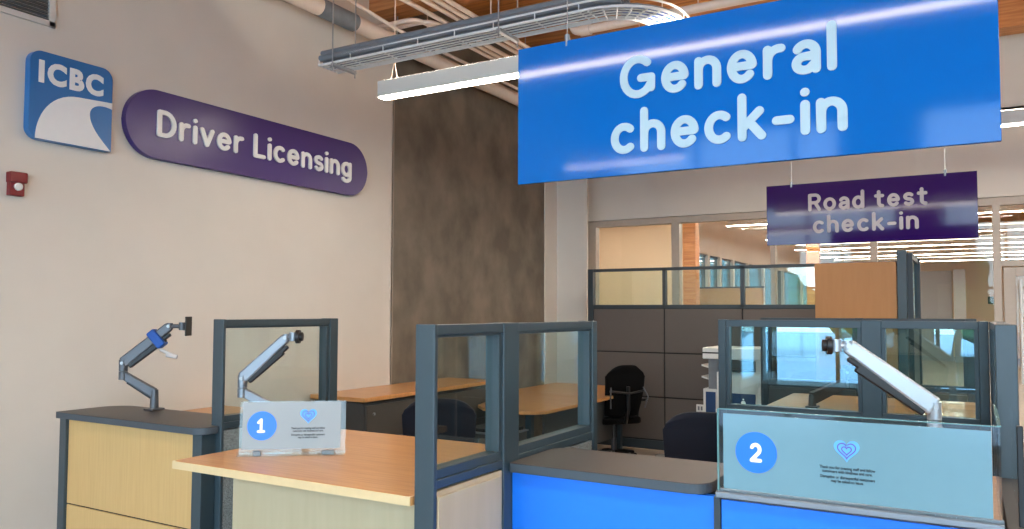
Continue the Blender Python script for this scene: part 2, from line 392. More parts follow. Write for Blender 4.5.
# ================================================================== WALL SIGNS on the left wall
XS = -4.8
t = thing('logo_sign', 'square blue ICBC logo sign with white road curve on left wall', 'sign', (XS, 2.75, 2.66))
y0, y1, z0, z1 = 2.507, 3.022, 2.66, 3.19
MB().prism(rrect(y0, y1, z0, z1, [.07, 0, .07, .07]), (XS, 0, 0), (0, 1, 0), (0, 0, 1), (.055, 0, 0)).build('panel', LOGOB, t, bevel=.003)
road = []
def bez(p0, p1, p2, p3, n=14):
    return [tuple((1 - s) ** 3 * a + 3 * (1 - s) ** 2 * s * b + 3 * (1 - s) * s * s * c + s ** 3 * d for a, b, c, d in zip(p0, p1, p2, p3)) for s in [k / n for k in range(n)]]
road += bez((2.545, 2.663), (2.545, 2.80), (2.63, 2.955), (2.80, 2.962))
road += bez((2.80, 2.962), (2.88, 2.966), (2.96, 2.972), (3.019, 2.975))
road += bez((3.019, 2.975), (3.019, 2.965), (3.019, 2.955), (3.019, 2.935), 2)
road += bez((3.019, 2.935), (2.94, 2.955), (2.87, 2.93), (2.872, 2.87))
road += bez((2.872, 2.87), (2.876, 2.80), (2.94, 2.735), (3.012, 2.666))
road += [(3.012, 2.663)]
MB().prism(road, (XS + .0555, 0, 0), (0, 1, 0), (0, 0, 1), (.004, 0, 0)).build('road_emblem', LOGOW, t)
text_part('lettering', 'ICBC', .172, (XS + .0562, 2.552, 3.008), (0, 1, 0), (0, 0, 1), t, LOGOW, offset=.0085, extrude=.003, sx=.93, chars=1.20)
t = thing('wall_sign', 'long purple pill-shaped Driver Licensing sign on left wall', 'sign', (XS, 4.3, 2.67))
MB().prism(rrect(3.12, 5.5, 2.675, 3.145, .235, 16), (XS, 0, 0), (0, 1, 0), (0, 0, 1), (.05, 0, 0)).build('panel', PURPW, t, bevel=.003)
lettering('Driver Licensing', (XS + .0505, 3.345, 2.828), (0, 1, 0), (0, 0, 1), (.012, 0, 0), 1.928, .185, w=.165, gap=.115).build('lettering', LETTERW, t)
t = thing('fire_strobe', 'small red fire alarm strobe below the logo sign', 'fire alarm', (XS, 2.47, 2.31))
MB().box(XS, XS + .04, 2.425, 2.508, 2.31, 2.445).box(XS, XS + .055, 2.42, 2.516, 2.385, 2.447).build('housing', RED, t, bevel=.005)
MB().prism(circ(2.467, 2.362, .024, 20), (XS + .04, 0, 0), (0, 1, 0), (0, 0, 1), (.018, 0, 0)).build('strobe_lens', LENS, t, bevel=.006)
t = thing('air_vent', 'white louvred air vent high on left wall above the logo sign', 'vent', (XS, 2.2, 3.38))
mb = MB(); ya, yb, za, zb = 1.75, 2.668, 3.362, 3.85
mb.box(XS, XS + .02, ya, yb, za, za + .035).box(XS, XS + .02, ya, yb, zb - .035, zb).box(XS, XS + .02, ya, ya + .04, za, zb).box(XS, XS + .02, yb - .04, yb, za, zb)
mb.build('frame', FIXT, t, bevel=.003)
mb = MB()
for k in range(20):
    z = za + .04 + k * .0205
    mb.prism([(0, 0), (.016, .006), (.016, .009), (0, .003)], (XS + .001, ya + .04, z), (1, 0, 0), (0, 0, 1), (0, yb - ya - .08, 0))
mb.build('louvres', GALV, t); B(XS + .0005, XS + .001, ya + .04, yb - .04, za + .03, zb - .03).build('duct_opening', FRAMED, t)

# ================================================================== HANGING SIGNS
t = thing('hanging_sign', 'large bright blue General check-in sign hanging from the ceiling', 'sign', (-.79, 2.9, 2.19), 0, 'hanging check-in signs')
B(-1.663, .089, 2.89, 2.91, 2.19, 2.773).build('panel', BLUES, t, bevel=.002)
lettering('General', (-1.194, 2.8895, 2.490), (1, 0, 0), (0, 0, 1), (0, -.004, 0), .806, .166, w=.188, gap=.115).build('lettering', LETTER, t)
mb2 = lettering('check-in', (-1.233, 2.8895, 2.275), (1, 0, 0), (0, 0, 1), (0, -.004, 0), .876, .166, w=.188, gap=.115)
mb2.build('lettering', LETTER, t)
for x in (-1.433, -.14):
    MB().tube([(x, 2.9, 2.75), (x, 2.9, 2.80)], .011, 14).build('cable_clamp', ALU, t, smooth=True)
    MB().tube([(x, 2.9, 2.80), (x, 2.9, 4.99)], .0025, 6).build('suspension_cable', GALV, t)
t = thing('hanging_sign', 'dark purple Road test check-in sign hanging below and behind the blue sign', 'sign', (-.76, 7.2, 2.24), 0, 'hanging check-in signs')
B(-1.573, .05, 7.19, 7.21, 2.243, 2.773).build('panel', PURP, t, bevel=.002)
lettering('Road test', (-1.22, 7.1895, 2.528), (1, 0, 0), (0, 0, 1), (0, -.004, 0), .92, .150, w=.18).build('lettering', LETTERP, t)
mb2 = lettering('check-in', (-1.184, 7.1895, 2.334), (1, 0, 0), (0, 0, 1), (0, -.004, 0), .817, .150, w=.18)
mb2.build('lettering', LETTERP, t)
for x in (-1.36, -.172):
    MB().tube([(x, 7.2, 2.75), (x, 7.2, 2.80)], .013, 12).build('cable_clamp', ALU, t, smooth=True)
    MB().tube([(x, 7.2, 2.80), (x, 7.2, 4.99)], .003, 6).build('suspension_cable', GALV, t)

# ================================================================== LEFT COUNTER
t = thing('transaction_counter', 'maple fronted counter with charcoal top standing by left wall', 'counter', (-3.83, 2.75, 0))
ol = rrect(-4.42, -3.20, 2.53, 2.925, [.01, .07, .0, .14]); ol = [p for p in ol if p != (-3.20, 2.925)]
k_ = max(i for i, p in enumerate(ol) if abs(p[0] + 3.20) < 1e-6); ol[k_ + 1:k_ + 1] = [(-3.20, 2.632), (-3.262, 2.632), (-3.262, 2.925)]
MB().slab(ol, 1.05, 1.083).build('countertop', BLACKEDGE, t, bevel=.003)
MB().slab(ol, 1.0831, 1.085).build('laminate_surface', BLACKTOP, t)
B(-4.355, -3.292, 2.57, 2.60, .585, 1.045).build('front_panel', MAPLE, t, bevel=.003)
B(-4.355, -3.292, 2.57, 2.60, .10, .578).build('front_panel', MAPLE, t, bevel=.003)
MB().box(-4.355, -3.292, 2.578, 2.60, .05, 1.048).box(-4.33, -3.29, 2.6, 2.61, .02, 1.048).build('backing_panel', GROOVE, t)
B(-4.418, -4.357, 2.555, 2.64, 0, 1.048).build('end_post', FRAME, t, bevel=.003)
B(-3.289, -3.222, 2.552, 2.632, 0, 1.048).build('end_post', FRAME, t, bevel=.003)
B(-4.39, -4.36, 2.64, 2.90, 0, 1.05).build('side_panel', CHAR, t)

# ================================================================== PRIVACY SCREENS (slate frames with glass)
def screen_y(t, x0, x1, segs, ztop=1.607, zg0=1.13, zg1=1.562, zr=1.069, posts=(), infill=SPECK, gl=GLASST):
    """glazed screen running in depth: segs = list of (y0, y1)"""
    for (y0, y1) in posts: B(x0, x1, y0, y1, 0, ztop).build('post', FRAME, t, bevel=.004)
    xm = (x0 + x1) / 2
    for i, (y0, y1) in enumerate(segs):
        mb = MB().box(x0 + .004, x1 - .004, y0, y1, zr, zr + .03).box(x0 + .012, x1 - .012, y0, y1, zr + .03, zg0)
        mb.box(x0 + .004, x1 - .004, y0, y1, zg1 + .01, ztop - .002).box(x0 + .012, x1 - .012, y0, y1, zg1, zg1 + .01)
        mb.box(x0 + .01, x1 - .01, y0, y0 + .006, zg0, zg1).box(x0 + .01, x1 - .01, y1 - .022, y1, zg0, zg1)
        fr = mb.build('glazing_frame', FRAME, t, bevel=.002)
        B(xm - .003, xm + .003, y0 + .004, y1 - .02, zg0 - .005, zg1 + .005).build('glass_pane', gl, t)
        B(x0 + .006, x1 - .006, y0 + .002, y1 - .002, .08, zr - .008).build('infill_panel', infill[i] if isinstance(infill, list) else infill, t, bevel=.003)
t = thing('glazed_divider', 'slate framed glass divider between the left counter and the number 1 desk', 'divider', (-3.22, 3.0, 0), 0, 'glazed dividers between stations')
screen_y(t, -3.26, -3.185, [(2.654, 3.385)], posts=((2.636, 2.654), (3.385, 3.45)))
B(-3.255, -3.19, 2.69, 3.33, .0, .08).build('plinth', GROOVE, t)
t = thing('glazed_divider', 'slate framed two-pane glass divider standing between number 1 desk and blue counter', 'divider', (-1.55, 2.7, 0), 0, 'glazed dividers between stations')
screen_y(t, -1.597, -1.518, [(2.118, 2.54), (2.654, 3.34)], posts=((2.098, 2.118), (2.54, 2.654), (3.34, 3.387)), infill=[PALE, SPECK])
B(-1.585, -1.525, 2.17, 3.35, 0, .08).build('plinth', GROOVE, t)
B(-1.522, -1.514, 2.122, 2.515, .08, 1.045).build('veneer_panel', PALE, t, bevel=.002)

# ================================================================== DESK 1
t = thing('service_desk', 'number 1 service desk with oak top and pale maple front', 'desk', (-2.2, 2.6, 0))
MB().slab(rrect(-2.80, -1.60, 2.085, 3.08, .012, 4), 1.012, 1.045).build('desktop', TOPW, t, bevel=.004)
mb = MB().box(-2.802, -1.602, 2.081, 2.0848, 1.0135, 1.0435).box(-2.804, -2.8005, 2.085, 3.075, 1.0135, 1.0435); mb.build('edge_band', TOPE, t)
B(-2.70, -1.60, 2.30, 2.33, .02, 1.01).build('front_panel', PALE, t, bevel=.003)
B(-2.70, -2.67, 2.332, 3.05, 0, 1.01).build('side_panel', CHAR, t)
for y in (2.6, 2.85): B(-2.66, -2.1, y + .2, y + .215, .1, .9).build('drawer', CHARD, t)

# ================================================================== COUNTER 2 (blue)
t = thing('transaction_counter', 'azure blue fronted counter with rounded charcoal top beside the two-pane divider', 'counter', (-1.15, 2.75, 0))
ol = rrect(-1.513, -.762, 2.565, 2.975, [.012, .07, .03, .07])
MB().slab(ol, 1.05, 1.083).build('countertop', BLACKEDGE, t, bevel=.003)
MB().slab(ol, 1.0831, 1.085).build('laminate_surface', BLACKTOP, t)
B(-1.517, -.742, 2.60, 2.63, .1, 1.045).build('front_panel', BLUEP, t, bevel=.002)
B(-1.515, -.745, 2.632, 2.66, .02, 1.049).build('backing_panel', GROOVE, t)
B(-.76, -.735, 2.66, 2.95, .02, 1.049).build('side_panel', CHAR, t)

# ================================================================== DESK 2
t = thing('service_desk', 'number 2 service desk with azure blue front and brown top', 'desk', (-.3, 3.0, 0))
B(-.722, .06, 2.60, 3.42, 1.02, 1.052).build('desktop', TOPW, t, bevel=.003)
B(-.718, .06, 2.575, 2.60, .1, 1.044).build('front_panel', BLUEP, t, bevel=.002)
B(-.741, -.720, 2.57, 2.64, 0, 1.05).build('joint_post', FRAMED, t)
B(.03, .06, 2.605, 3.40, 0, 1.015).build('side_panel', CHAR, t)
B(-.72, .03, 2.602, 2.62, .02, 1.015).build('backing_panel', GROOVE, t)

# ================================================================== ACRYLIC SCREEN 2
FY = 2.57
def fz(z): return 1.65 - (1.65 - z) * .9625
t = thing('acrylic_sneeze_guard', 'low clear acrylic guard carrying the frosted number 2 sign on blue desk', 'screen', (-.33, FY, 1.052))
B(-.722, .055, FY - .003, FY + .003, 1.074, 1.335).build('front_pane', ACRYL, t)
MB().box(-.727, -.722, FY - .004, FY + .004, 1.074, 1.337).box(-.722, .05, FY - .0035, FY + .0035, 1.335, 1.338).build('polished_edge', GLEDGE, t)
MB().box(-.73, .062, FY - .02, FY - .008, 1.052, 1.072).box(-.73, .062, FY - .02, FY + .025, 1.052, 1.058).box(-.73, .062, FY + .01, FY + .022, 1.052, 1.078).build('base_channel', ALU, t, bevel=.002)
B(.052, .058, FY, FY + .60, 1.06, 1.335).build('side_pane', ACRYL, t)
MB().box(.050, .060, FY + .001, FY + .6, 1.336, 1.339).build('side_edge', GLEDGE, t)
sg = B(-.706, .036, FY - .0075, FY - .0045, fz(1.062), fz(1.311)).build('frosted_sign', FROST, t)
MB().prism(circ(-.602, fz(1.190), .064), (0, FY - .008, 0), (1, 0, 0), (0, 0, 1), (0, -.003, 0)).build('number_roundel', ROUND, sg)
lettering('2', (-.622, FY - .0115, fz(1.190) - .029), (1, 0, 0), (0, 0, 1), (0, -.002, 0), .039, .058, w=.2).build('numeral', INKB, sg)
def heart(mb, cx, cz, s, w, O, U, V, N, k=1.0):
    pts = []
    for a in range(0, 361, 10):
        q = math.radians(a); x = 16 * math.sin(q) ** 3; y = 13 * math.cos(q) - 5 * math.cos(2 * q) - 2 * math.cos(3 * q) - math.cos(4 * q)
        pts.append((cx + x / 32 * s * k, cz + (y + 2) / 32 * s * k))
    return pts
def heart_parts(cx, cz, s, O, U, V, N, parent):
    N = Vector(N)
    MB().prism(heart(None, cx, cz, s, 0, O, U, V, N), O, U, V, N * .5).build('heart_emblem', HEARTL, parent)
    mb = MB(); h = heart(None, cx, cz + s * .01, s, 0, O, U, V, N, .70)
    stroke(mb, h[3:35], s * .045, Vector(O) + N * .5, U, V, N * .4)
    mb.build('heart_outline', HEARTP, parent)
    mb = MB(); h = heart(None, cx, cz + s * .01, s, 0, O, U, V, N, .38)
    stroke(mb, h[2:36], s * .045, Vector(O) + N * .5, U, V, N * .4)
    mb.build('heart_outline', HEARTP, parent)
heart_parts(-.336, fz(1.219), .072, (0, FY - .008, 0), (1, 0, 0), (0, 0, 1), (0, -.003, 0), sg)
MSG1 = 'Thank you for treating staff and fellow\ncustomers with kindness and care.'
MSG2 = 'Disruptive or disrespectful customers\nmay be asked to leave.'
text_part('message_text', MSG1, .0122, (-.336, FY - .009, fz(1.161)), (1, 0, 0), (0, 0, 1), sg, INK, offset=.0002, extrude=.0003, align='CENTER', sx=.82, spacing=.95)
text_part('message_text', MSG2, .0122, (-.336, FY - .009, fz(1.132)), (1, 0, 0), (0, 0, 1), sg, INK, offset=.0002, extrude=.0003, align='CENTER', sx=.82, spacing=.95)

# ================================================================== SIGN 1 on desk 1
D = Vector((.335, .257, 0)).normalized(); Nn = Vector((D.y, -D.x, 0))   # Nn faces the public
t = thing('sign_holder', 'clear acrylic sign holder with the white number 1 sign on oak desk', 'sign holder', (-2.50, 2.42, 1.045))
O = Vector((-2.652, 2.30, 1.047)); UZ = Vector((0, 0, 1))
lean = Vector((-Nn.x * .10, -Nn.y * .10, 1)).normalized()
MB().obox(O - D * .012 - Nn * .002, D * .437, lean * .222, Nn * .003).build('acrylic_back', ACRYL, t)
MB().obox(O - D * .012 - Nn * .03, D * .437, Nn * .075, Vector((0, 0, .003))).build('acrylic_base', ACRYL, t)
MB().obox(O - D * .012 + Nn * .042, D * .437, UZ * .02, Nn * .003).build('acrylic_lip', ACRYL, t)
MB().obox(O + D * .05 + Nn * .005, D * .03, UZ * .018, Nn * .02).obox(O + D * .33 + Nn * .005, D * .05, UZ * .016, Nn * .02).build('holder_clip', GREYC, t)
bd = MB().obox(O + lean * .022 + Nn * .002, D * .405, lean * .196, Nn * .002).build('sign_board', BOARD, t)
OO = O + lean * .022 + Nn * .0045
MB().prism(circ(.080, .098, .060), OO, D, lean, Nn * .002).build('number_roundel', ROUND, bd)
lettering('1', OO + D * .060 + lean * .070 + Nn * .0022, D, lean, Nn * .001, .034, .058, w=.20).build('numeral', INKB, bd)
heart_parts(.270, .135, .070, OO, D, lean, Nn * .002, bd)
text_part('message_text', MSG1, .0116, tuple(OO + D * .270 + lean * .082 + Nn * .001), D, lean, bd, INK, offset=.0002, extrude=.0003, align='CENTER', sx=.78, spacing=.95)
text_part('message_text', MSG2, .0116, tuple(OO + D * .270 + lean * .055 + Nn * .001), D, lean, bd, INK, offset=.0002, extrude=.0003, align='CENTER', sx=.78, spacing=.95)

# ================================================================== SCREENS IN X DIRECTION
def screen_x(t, y0, y1, segs, posts, ztop=1.607, zg0=1.11, zg1=1.565, zr=1.05, gl=GLASST, fm=FRAME, infill=CHAR):
    for (x0, x1) in posts: B(x0, x1, y0, y1, 0, ztop).build('post', fm, t, bevel=.004)
    ym = (y0 + y1) / 2
    for (x0, x1) in segs:
        mb = MB().box(x0, x1, y0 + .004, y1 - .004, zr, zg0).box(x0, x1, y0 + .004, y1 - .004, zg1, ztop - .002)
        mb.box(x0, x0 + .02, y0 + .01, y1 - .01, zg0, zg1).box(x1 - .02, x1, y0 + .01, y1 - .01, zg0, zg1)
        mb.build('glazing_frame', fm, t, bevel=.002)
        B(x0 + .015, x1 - .015, ym - .003, ym + .003, zg0 - .005, zg1 + .005).build('glass_pane', gl, t)
        B(x0 + .002, x1 - .002, y0 + .006, y1 - .006, .02, zr - .006).build('infill_panel', infill, t)
t = thing('glazed_divider', 'dark framed two-pane glass screen with daylight reflections behind the number 2 desk', 'divider', (-.63, 4.7, 0), 0, 'glazed dividers between stations')
screen_x(t, 4.66, 4.73, [(-1.265, -.53), (-.43, .02)], ((-1.31, -1.265), (-.53, -.43), (.02, .065)), gl=glass('reflective_glass', (.82, .93, .93), .10, gl=(.62, .92, 1)))
t = thing('glazed_divider', 'slate blue end post and divider at right end of number 2 desk', 'divider', (.1, 4.0, 0), 0, 'glazed dividers between stations')
screen_y(t, .067, .137, [(3.56, 4.60)], posts=((3.44, 3.56), (4.60, 4.655)), infill=CHAR)
B(.07, .134, 2.62, 3.44, 0, 1.045).build('end_panel', CHAR, t, bevel=.003)
t = thing('glazed_divider', 'far dark framed glass screen seen through the panes behind the number 2 desk', 'divider', (-.7, 6.7, 0), 0, 'glazed dividers between stations')
screen_x(t, 6.66, 6.73, [(-1.46, -.80), (-.74, -.05)], ((-1.52, -1.46), (-.80, -.74), (-.05, .02)), fm=FRAMED)
# wall of the station behind: tall wood panel with dark post
t = thing('tall_screen', 'tall orange maple screen with dark slate post below the purple sign', 'divider', (-.8, 7.3, 0))
B(-1.19, -.545, 7.28, 7.33, 0.02, 2.075).build('maple_panel', ORANGE, t, bevel=.003)
MB().box(-1.195, -.54, 7.33, 7.36, 0, 2.08).build('backing_panel', CHAR, t)
B(-.54, -.47, 7.26, 7.36, 0, 2.17).build('post', FRAME, t, bevel=.003)
mb = MB().box(-.47, -.43, 7.36, 7.40, 0, 2.15).box(-.46, -.43, 7.40, 8.2, 2.10, 2.15).box(-.46, -.43, 7.40, 8.2, 1.55, 1.6).box(-.47, -.42, 8.2, 8.3, 0, 2.15); mb.build('return_frame', FRAMED, t)
B(-.455, -.435, 7.4, 8.2, 0.02, 1.55).build('return_panel', CHAR, t)
B(-.447, -.443, 7.4, 8.2, 1.6, 2.1).build('return_glass', GLASST, t)
# small clear counter stand with black edge on the right
t = thing('acrylic_shield', 'upright acrylic side shield with thick black edge right of frosted sign', 'screen', (.105, 2.9, 1.052))
B(.097, .113, 2.625, 2.64, 1.055, 1.335).build('black_edge', BLACK, t, bevel=.003)
B(.104, .108, 2.64, 3.3, 1.055, 1.33).build('clear_pane', ACRYL, t)
# worktop of the station behind number 2
t = thing('staff_worktop', 'oak staff worktop glimpsed through the two-pane screen', 'desk', (-.6, 5.2, 0))
B(-1.12, .02, 4.76, 5.9, 1.045, 1.075).build('worktop', TOPW, t, bevel=.003)
for x in (-1.1, -.05): B(x, x + .03, 4.8, 5.8, 0, 1.045).build('support_panel', CHAR, t)

# ================================================================== GRAY BACK PARTITION
t = thing('cubicle_partition', 'grey fabric tiled partition with a row of glass along its top', 'partition', (-2.3, 9.03, 0))
Y0, Y1 = 9.0, 9.07
xs = [-4.09, -3.17, -2.25, -1.33, -.75]
B(-4.16, -4.09, Y0 - .005, Y1 + .005, 0, 2.18).build('post', FRAMED, t, bevel=.003)
for x in xs[1:]: B(x - .02, x + .02, Y0, Y1, 1.70, 2.18).build('post', FRAMED, t)
mb = MB().box(-4.09, -.73, Y0, Y1, 2.145, 2.18).box(-4.09, -.73, Y0, Y1, 1.69, 1.735); mb.build('rail', FRAMED, t, bevel=.002)
B(-4.09, -.73, Y0 + .012, Y1 - .002, .02, 1.69).build('backing_panel', GROOVE, t)
for a, b in zip(xs, xs[1:]):
    mb = MB()
    for z0, z1 in ((.14, .63), (.645, 1.155), (1.17, 1.685)): mb.box(a + .008, b - .008, Y0, Y0 + .02, z0, z1)
    mb.build('fabric_tile', GRAYFAB, t, bevel=.004)
    B(a + .02, b - .02, Y0 + .03, Y0 + .036, 1.735, 2.145).build('glass_pane', glass('partition_glass', (.9, .97, .95), .05) if a == xs[0] else MATS['partition_glass'], t)
B(-4.09, -.73, Y0 - .002, Y0 + .02, .02, .125).build('kick_plate', FRAMED, t)
t = thing('wall_outlet', 'white outlet plate on grey partition beside the printer', 'outlet', (-2.72, 8.99, .5))
MB().box(-2.785, -2.69, 8.985, 8.999, .50, .585).build('plate', WHITE, t, bevel=.003)
MB().box(-2.765, -2.745, 8.978, 8.9855, .52, .565).box(-2.73, -2.71, 8.978, 8.9855, .52, .565).build('socket', GREYC, t)

# ================================================================== LOW CABINETS and DESKS at the left wall
t = thing('lateral_cabinet', 'charcoal lateral file cabinet under a long oak top by the concrete wall', 'cabinet', (-4.5, 5.8, 0))
B(-4.79, -4.20, 4.86, 6.85, .92, .955).build('cabinet_top', TOPW, t, bevel=.003)
B(-4.78, -4.24, 4.9, 6.8, 0.0, .91).build('body', CHAR, t, bevel=.003)
for k, (y0, y1) in enumerate(((4.92, 5.85), (5.87, 6.79))):
    for z0, z1 in ((.02, .30), (.31, .60), (.61, .885)):
        d = B(-4.24, -4.222, y0, y1, z0, z1).build('drawer', CHARD, t, bevel=.003)
        MB().tube([(-4.222, y0 + .08, z1 - .07), (-4.21, y0 + .08, z1 - .07)], .012, 12).build('lock', ALU, d, smooth=True)
t = thing('lateral_cabinet', 'oak topped low cabinet half hidden behind the left counter', 'cabinet', (-4.3, 3.9, 0))
B(-4.78, -4.22, 3.60, 3.98, .92, .952).build('cabinet_top', TOPW, t, bevel=.003)
B(-4.76, -4.25, 3.66, 3.95, 0, .918).build('body', CHAR, t)
t = thing('staff_desk', 'oak corner desk before the grey partition at far left', 'desk', (-3.8, 7.8, 0))
MB().slab([(-4.28, 6.9), (-4.15, 6.45), (-3.98, 6.28), (-3.55, 6.22), (-3.42, 6.27), (-3.36, 6.38), (-3.34, 7.55), (-4.28, 7.55)], .72, .75).build('desktop', TOPW, t, bevel=.003)
MB().slab([(-4.6, 7.556), (-3.34, 7.556), (-3.36, 8.1), (-3.5, 8.95), (-4.6, 8.98)], .72, .75).build('desktop', TOPW, t, bevel=.003)
for x, y in ((-3.55, 6.4), (-3.5, 8.4), (-4.2, 6.9)): MB().box(x - .03, x + .03, y - .03, y + .03, .0, .72).box(x - .28, x + .28, y - .035, y + .035, .0, .03).build('leg', FRAME, t)
B(-3.50, -3.48, 6.55, 8.3, .25, .715).build('modesty_panel', CHAR, t)
t = thing('pedestal', 'low dark pedestal with pale rim under the corner desk', 'pedestal', (-3.7, 5.95, 0))
B(-3.85, -3.42, 5.75, 6.12, .03, .60).build('body', CHAR, t, bevel=.004)
MB().box(-3.86, -3.41, 5.74, 6.13, .60, .612).build('rim', ALU, t); B(-3.83, -3.44, 5.77, 6.1, .612, .64).build('cushion', BLACK, t, bevel=.008)
B(-3.84, -3.80, 5.745, 5.75, .05, .55).build('edge_strip', WHITE, t)

# ================================================================== MONITOR ARMS
def joint(mb, p, r_, h):
    mb.tube([p - Vector((0, 0, h / 2)), p + Vector((0, 0, h / 2))], r_, 16)
def link(mb, a, b, w0, h0, w1, h1, side):
    d = (b - a).normalized(); up = d.cross(side).normalized()
    if up.z < 0: up = -up
    vs = []
    for p, w, h in ((a, w0, h0), (b, w1, h1)):
        vs += [p + side * w / 2 + up * h / 2, p - side * w / 2 + up * h / 2, p - side * w / 2 - up * h / 2, p + side * w / 2 - up * h / 2]
    mb.add(vs, [(0, 1, 2, 3), (7, 6, 5, 4), (0, 4, 5, 1), (1, 5, 6, 2), (2, 6, 7, 3), (3, 7, 4, 0)])
    return up
def monitor_arm(label, base, rz, elbow, top, head, plate=True, strap=False, mat_a=ALU, hold=.05, ws=1.0):
    """elbow, top, head: (u, z) offsets in the plane turned by rz"""
    t = thing('monitor_arm', label, 'monitor arm', base, 0, 'monitor arms')
    Ud = Vector((math.cos(rz), math.sin(rz), 0)); side = Vector((-math.sin(rz), math.cos(rz), 0)); b0 = Vector(base)
    P = lambda q: b0 + Ud * q[0] + Vector((0, 0, q[1]))
    MB().box(b0.x - .035, b0.x + .035, b0.y - .045, b0.y + .045, b0.z + .0005, b0.z + .012).build('clamp_base', mat_a, t, bevel=.004)
    col = P((0, hold))
    MB().tube([b0 + Vector((0, 0, .012)), col + Vector((0, 0, .03))], [.024, .02], 18).build('column', mat_a, t, smooth=True)
    e = P(elbow)
    mb = MB(); link(mb, col + Vector((0, 0, .01)), e, .046 * ws, .068 * ws, .042 * ws, .058 * ws, side); mb.build('lower_link', mat_a, t, bevel=.006)
    mb = MB(); dn = Vector((0, 0, -.022)); link(mb, col * .92 + e * .08 + dn, col * .15 + e * .85 + dn, .030, .02, .026, .02, side); mb.build('cable_cover', BLACK, t, bevel=.004)
    e2 = e + Vector((0, 0, .055)); mb = MB(); mb.tube([e - Vector((0, 0, .028)), e + Vector((0, 0, .018))], .024, 18); mb.tube([e + Vector((0, 0, .021)), e2 + Vector((0, 0, .03))], .024, 18)
    mb.build('elbow_joint', mat_a, t, smooth=True)
    q = P(top); ee = e2 + Vector((0, 0, .012))
    mb = MB(); up = link(mb, ee, q, .052 * ws, .084 * ws, .044 * ws, .066 * ws, side); mb.build('upper_link', mat_a, t, bevel=.009)
    mb = MB(); link(mb, ee * .96 + q * .04 - up * .046 * ws, ee * .20 + q * .80 - up * .052 * ws, .044 * ws, .035 * ws, .038 * ws, .046 * ws, side); link(mb, ee * .95 + q * .05 - up * .03, ee * .08 + q * .92 - up * .038, .034, .02, .03, .02, side)
    mb.build('underside_cover', BLACK, t, bevel=.006)
    for pp in (ee, q): MB().tube([pp - side * .028, pp + side * .028], .009, 16).build('pivot_bolt', GALV, t, smooth=True)
    hh = P(head)
    mb = MB().tube([q + Vector((0, 0, -.018)) + Ud * .0, q + Vector((0, 0, .018))], .017, 14); mb.tube([q, hh], .011, 12); mb.tube([hh - Vector((0, 0, .022)), hh + Vector((0, 0, .022))], .019, 16); mb.build('wrist', mat_a, t, smooth=True)
    ud = 1 if head[0] > top[0] else -1
    if plate:
        pp = hh + Ud * ud * .03
        MB().obox(pp - side * .05 - Vector((0, 0, .055)), side * .1, Vector((0, 0, .11)), Ud * ud * .008).obox(pp - side * .02 - Vector((0, 0, .02)) - Ud * ud * .012, side * .04, Vector((0, 0, .04)), Ud * ud * .013).build('mounting_plate', BLACK, t, bevel=.003)
    else:
        MB().tube([hh + Ud * ud * .016, hh + Ud * ud * .034], .034, 22).tube([hh + Ud * ud * .034, hh + Ud * ud * .048], .022, 18).build('mounting_plate', BLACK, t, smooth=True)
    if strap:
        m0 = ee * .38 + q * .62; m1 = ee * .22 + q * .78; mb = MB(); link(mb, m0 - up * .012, m1 - up * .012, .07, .11, .07, .11, side); mb.build('cable_strap', BLUEC, t, bevel=.01)
        mb = MB().tube([m0 - up * .07, m0 - up * .10 + Ud * .03, m0 - up * .12 + Ud * .05], .009, 8).tube([m0 - up * .11 + Ud * .01, m0 - up * .125 + Ud * .06], .012, 8); mb.build('loose_fastener', LENS, t, smooth=True)
    return t
Rz = .529
monitor_arm('grey monitor arm with blue strap standing on left counter by the wall', (-4.02, 2.86, 1.085), .60, (-.175, .20), (.075, .475), (.145, .475), strap=True, mat_a=DKMET, hold=.085, ws=.78)
monitor_arm('grey monitor arm rising behind the number 1 sign', (-2.95, 2.87, 1.045), .529, (-.25, .20), (-.035, .47), (.0, .475), plate=False, hold=.06, ws=.74)
monitor_arm('large silver monitor arm behind the frosted number 2 sign, pointing up left', (-.13, 3.26, 1.052), .30, (.0, .19), (-.29, .475), (-.33, .475), plate=False, mat_a=ALUL, hold=.10, ws=.84)
monitor_arm('low folded monitor arm seen through the left pane behind number 2 desk', (-.85, 5.05, 1.075), .9, (.25, .14), (.52, .20), (.56, .2), plate=False, mat_a=DKMET)

